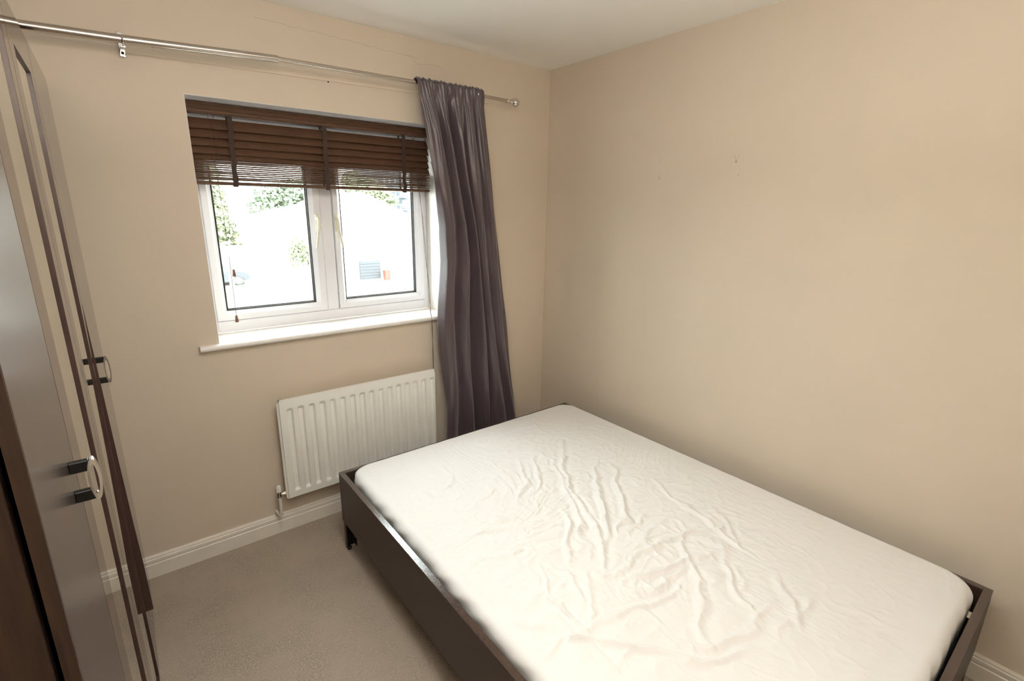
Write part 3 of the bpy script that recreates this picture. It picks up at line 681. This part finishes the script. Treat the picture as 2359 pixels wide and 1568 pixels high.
for k in range(11):
    z = -.9 + k * .5; rr = 1.30 * (1 - k / 13.5) + .12
    cb.append((2.62, 33.2, 1.6 + (z - 1.6) * 1.205, rr * 1.1, rr * 1.0, .5))
tree('tall pale green conifer outside the left pane', 2.62, 33.2, 7.4, cb, 5600, .16, 'leaf', 1, name='conifer')
bb = [(x_, 46 + (i % 2), z_, 1.5, 1.3, 1.1) for i, (x_, z_) in enumerate(((8.4, 1.4), (9.0, 2.2), (10.0, 2.5), (11.2, 2.8), (12.4, 2.9), (9.2, .9), (10.6, 1.3), (12.0, 1.9)))]
tree('round leafy green tree rising behind the white roof in the left pane', 10.8, 46.5, 5.6, bb, 5600, .2, 'leafdark', 2)
bb = [(x_, 44, z_, 1.3, 1.2, 1.1) for x_, z_ in ((15.9, 3.6), (17.0, 3.2), (17.9, 2.7), (18.7, 2.1), (17.9, 1.5))]
tree('leafy green tree beside the grey tower block in the right pane', 17.0, 44, 5.5, bb, 3000, .2, 'leaf', 3)
sb = [(x_, 29.1, z_, .62, .5, .55) for x_, z_ in ((6.25, -.9), (6.75, -1.1), (6.5, -.6), (7.0, -1.4), (6.1, -1.5))]
tree('small round green shrub against the white house wall', 6.6, 29.1, 2.2, sb, 1500, .09, 'leaf', 4, name='shrub')

# white-roofed house
hs = thing('house', (9.2, 34.5, GZ_), 'wide pale house with a low hipped white roof across the street', 'house')
hx0, hx1, hy0, hy1, ez = 4.35, 15.1, 30.2, 39, .50
part(MB().box(hx0, hx1, hy0, hy1, GZ_, ez), 'wall', 'render', hs)
e = .45; apx0, apx1, az = 12.3, 12.7, 2.08; ym = 34.6
V = [(hx0 - e, hy0 - e, ez), (hx1 + e, hy0 - e, ez), (hx1 + e, hy1 + e, ez), (hx0 - e, hy1 + e, ez), (apx0, ym, az + .55), (apx1, ym, az + .55)]
part(MB().add(V, [(0, 1, 5, 4), (1, 2, 5), (2, 3, 4, 5), (3, 0, 4), (0, 3, 2, 1)]), 'roof', 'rooftile', hs)
part(MB().box(hx0 - e, hx1 + e, hy0 - e - .07, hy0 - e, ez - .05, ez + .04), 'gutter', 'render', hs)
for x_, w_, z_, h_ in ((6.0, .9, -1.0, .75), (11.4, .5, -.75, .8), (12.15, .5, -.75, .8), (13.2, 1.0, -.6, .5), (4.6, .7, -1.0, .8)):
    f_ = part(MB().box(x_, x_ + w_, hy0 - .05, hy0, z_, z_ + h_), 'window', 'render', hs)
    part(MB().box(x_ + .06, x_ + w_ - .06, hy0 - .06, hy0 - .045, z_ + .06, z_ + h_ - .06), 'pane', 'rooftile', f_)
gp = tag(MB().box(1.55, 1.75, 22.6, 22.8, GZ_, GZ_ + 2.3, .02).build('gate_post', 'fence', None), 'slim grey gate post below the conifer', 'post')

tag(MB().box(-3, 3.9, 31.3, 31.5, GZ_, -.76, .02).build('garden_wall', 'render', None), 'long pale garden wall below the conifer in the left pane', 'wall')
# garage
gx0, gy0 = 9.3, 31.9
ga = thing('garage', (12, 28.5, GZ_), 'low white garage block with a dark door in the right pane', 'garage')
# front plane runs parallel to the window wall
part(MB().box(9.0, 15.5, 27.6, 29.6, GZ_, -.85), 'wall', 'render', ga)
part(MB().box(8.8, 15.7, 27.4, 29.8, -.85, -.72), 'roof', 'rooftile', ga)
gd = part(MB().box(9.42, 10.78, 27.52, 27.6, GZ_ + .10, -1.68), 'door', 'garagedoor', ga)
for k in range(6): part(MB().box(9.44, 10.76, 27.49, 27.52, GZ_ + .13 + k * .182, GZ_ + .13 + k * .182 + .165, .004), 'door_panel', 'garagedoor', gd)
part(MB().add([(9.35, 27.35, -.98), (10.1, 27.35, -.72), (9.35, 27.35, -.72), (9.35, 27.6, -.98), (10.1, 27.6, -.72), (9.35, 27.6, -.72)], [(0, 1, 2), (5, 4, 3), (0, 3, 4, 1), (1, 4, 5, 2), (2, 5, 3, 0)]), 'soffit', 'gutter', ga)
bn = thing('bin', (11.05, 27.2, GZ_), 'small upright red bin beside the dark garage door', 'bin')
m = MB(); x_, y_ = 11.05, 27.2
m.add([(x_ - .16, y_ - .14, GZ_), (x_ + .16, y_ - .14, GZ_), (x_ + .16, y_ + .14, GZ_), (x_ - .16, y_ + .14, GZ_), (x_ - .2, y_ - .18, GZ_ + .62), (x_ + .2, y_ - .18, GZ_ + .62), (x_ + .2, y_ + .18, GZ_ + .62), (x_ - .2, y_ + .18, GZ_ + .62)],
      [(3, 2, 1, 0), (4, 5, 6, 7), (0, 1, 5, 4), (1, 2, 6, 5), (2, 3, 7, 6), (3, 0, 4, 7)])
part(m, 'body', 'redplastic', bn)
part(MB().tube([(x_ - .18, y_, GZ_ + .63), (x_ - .10, y_, GZ_ + .84), (x_ + .05, y_, GZ_ + .90), (x_ + .18, y_, GZ_ + .63)], .04, 8), 'lid', 'fence', bn, 40)

# tower with balconies
tw = thing('tower_block', (24, 50, GZ_), 'blue-grey tower block with white balconies at the upper right', 'building')
part(MB().box(22.2, 27.5, 48, 56, GZ_, 9), 'wall', 'tower', tw)
part(MB().box(20.4, 22.2, 50, 56, GZ_, 9), 'wing', 'tower', tw)
for z_ in (0., 1.3, 2.6, 3.9):
    b = part(MB().box(20.0, 23.0, 46.9, 48.0, z_ - .05, z_ + .06), 'balcony', 'render', tw)
    part(MB().box(20.0, 23.0, 46.85, 46.93, z_ + .50, z_ + .57), 'rail', 'render', b)
    for k in range(6): part(MB().box(20.02 + k * .58, 20.12 + k * .58, 46.86, 46.92, z_ + .06, z_ + .50), 'baluster', 'render', b)
    for x_ in (22.5, 24.6): 
        f_ = part(MB().box(x_, x_ + 1.1, 47.93, 48, z_ + .2, z_ + 1.0), 'window', 'render', tw)
        part(MB().box(x_ + .08, x_ + 1.02, 47.9, 47.95, z_ + .27, z_ + .93), 'pane', 'extglass', f_)

# parked car
car = thing('car', (2.2, 30.2, GZ_), 'silver-grey parked car seen at the bottom left of the left pane', 'car')
cx0, cy0 = .25, 29.6
side = [(0, .35), (.05, .75), (.25, .92), (.75, .98), (1.25, 1.42), (2.35, 1.45), (3.0, 1.0), (3.75, .88), (4.0, .72), (4.05, .38), (3.75, .30), (3.62, .5), (3.35, .64), (3.05, .5), (2.92, .28), (1.15, .28), (1.02, .5), (.75, .64), (.45, .5), (.32, .30)]
sc_ = .84
part(MB().prism([(cx0 + a * sc_, GZ_ + b * sc_) for a, b in side], 'y', cy0, cy0 + 1.5), 'body', 'carpaint', car)
gl = [(1.0, .99), (1.32, 1.34), (2.28, 1.37), (2.80, 1.0)]
part(MB().prism([(cx0 + a * sc_, GZ_ + b * sc_) for a, b in gl], 'y', cy0 - .01, cy0), 'side_window', 'extglass', car)
for wx_ in (.75, 3.35):
    for yw in (cy0 + .02, cy0 + 1.32):
        w = part(MB().lathe((cx0 + wx_ * sc_, yw, GZ_ + .29), (0, 1, 0), [(0, .20), (.01, .27), (.16, .27), (.17, .2)], 20), 'wheel', 'tyre', car, 30)
        part(MB().lathe((cx0 + wx_ * sc_, yw - .012, GZ_ + .29), (0, 1, 0), [(0, .10), (.012, .17)], 14), 'hubcap', 'render', w)

# street rail
sr = thing('cycle_rail', (8.4, 22.8, GZ_), 'low thin grey metal rail by the roadside in the right pane', 'railing')
part(MB().tube([(8.05, 22.8, GZ_), (8.05, 22.8, GZ_ + .33), (8.35, 22.8, GZ_ + .33), (8.35, 22.8, GZ_)], .02, 6), 'hoop', 'fence', sr)
part(MB().tube([(8.35, 22.8, GZ_ + .15), (8.95, 22.8, GZ_ + .25), (8.95, 22.8, GZ_)], .018, 6), 'hoop', 'fence', sr)
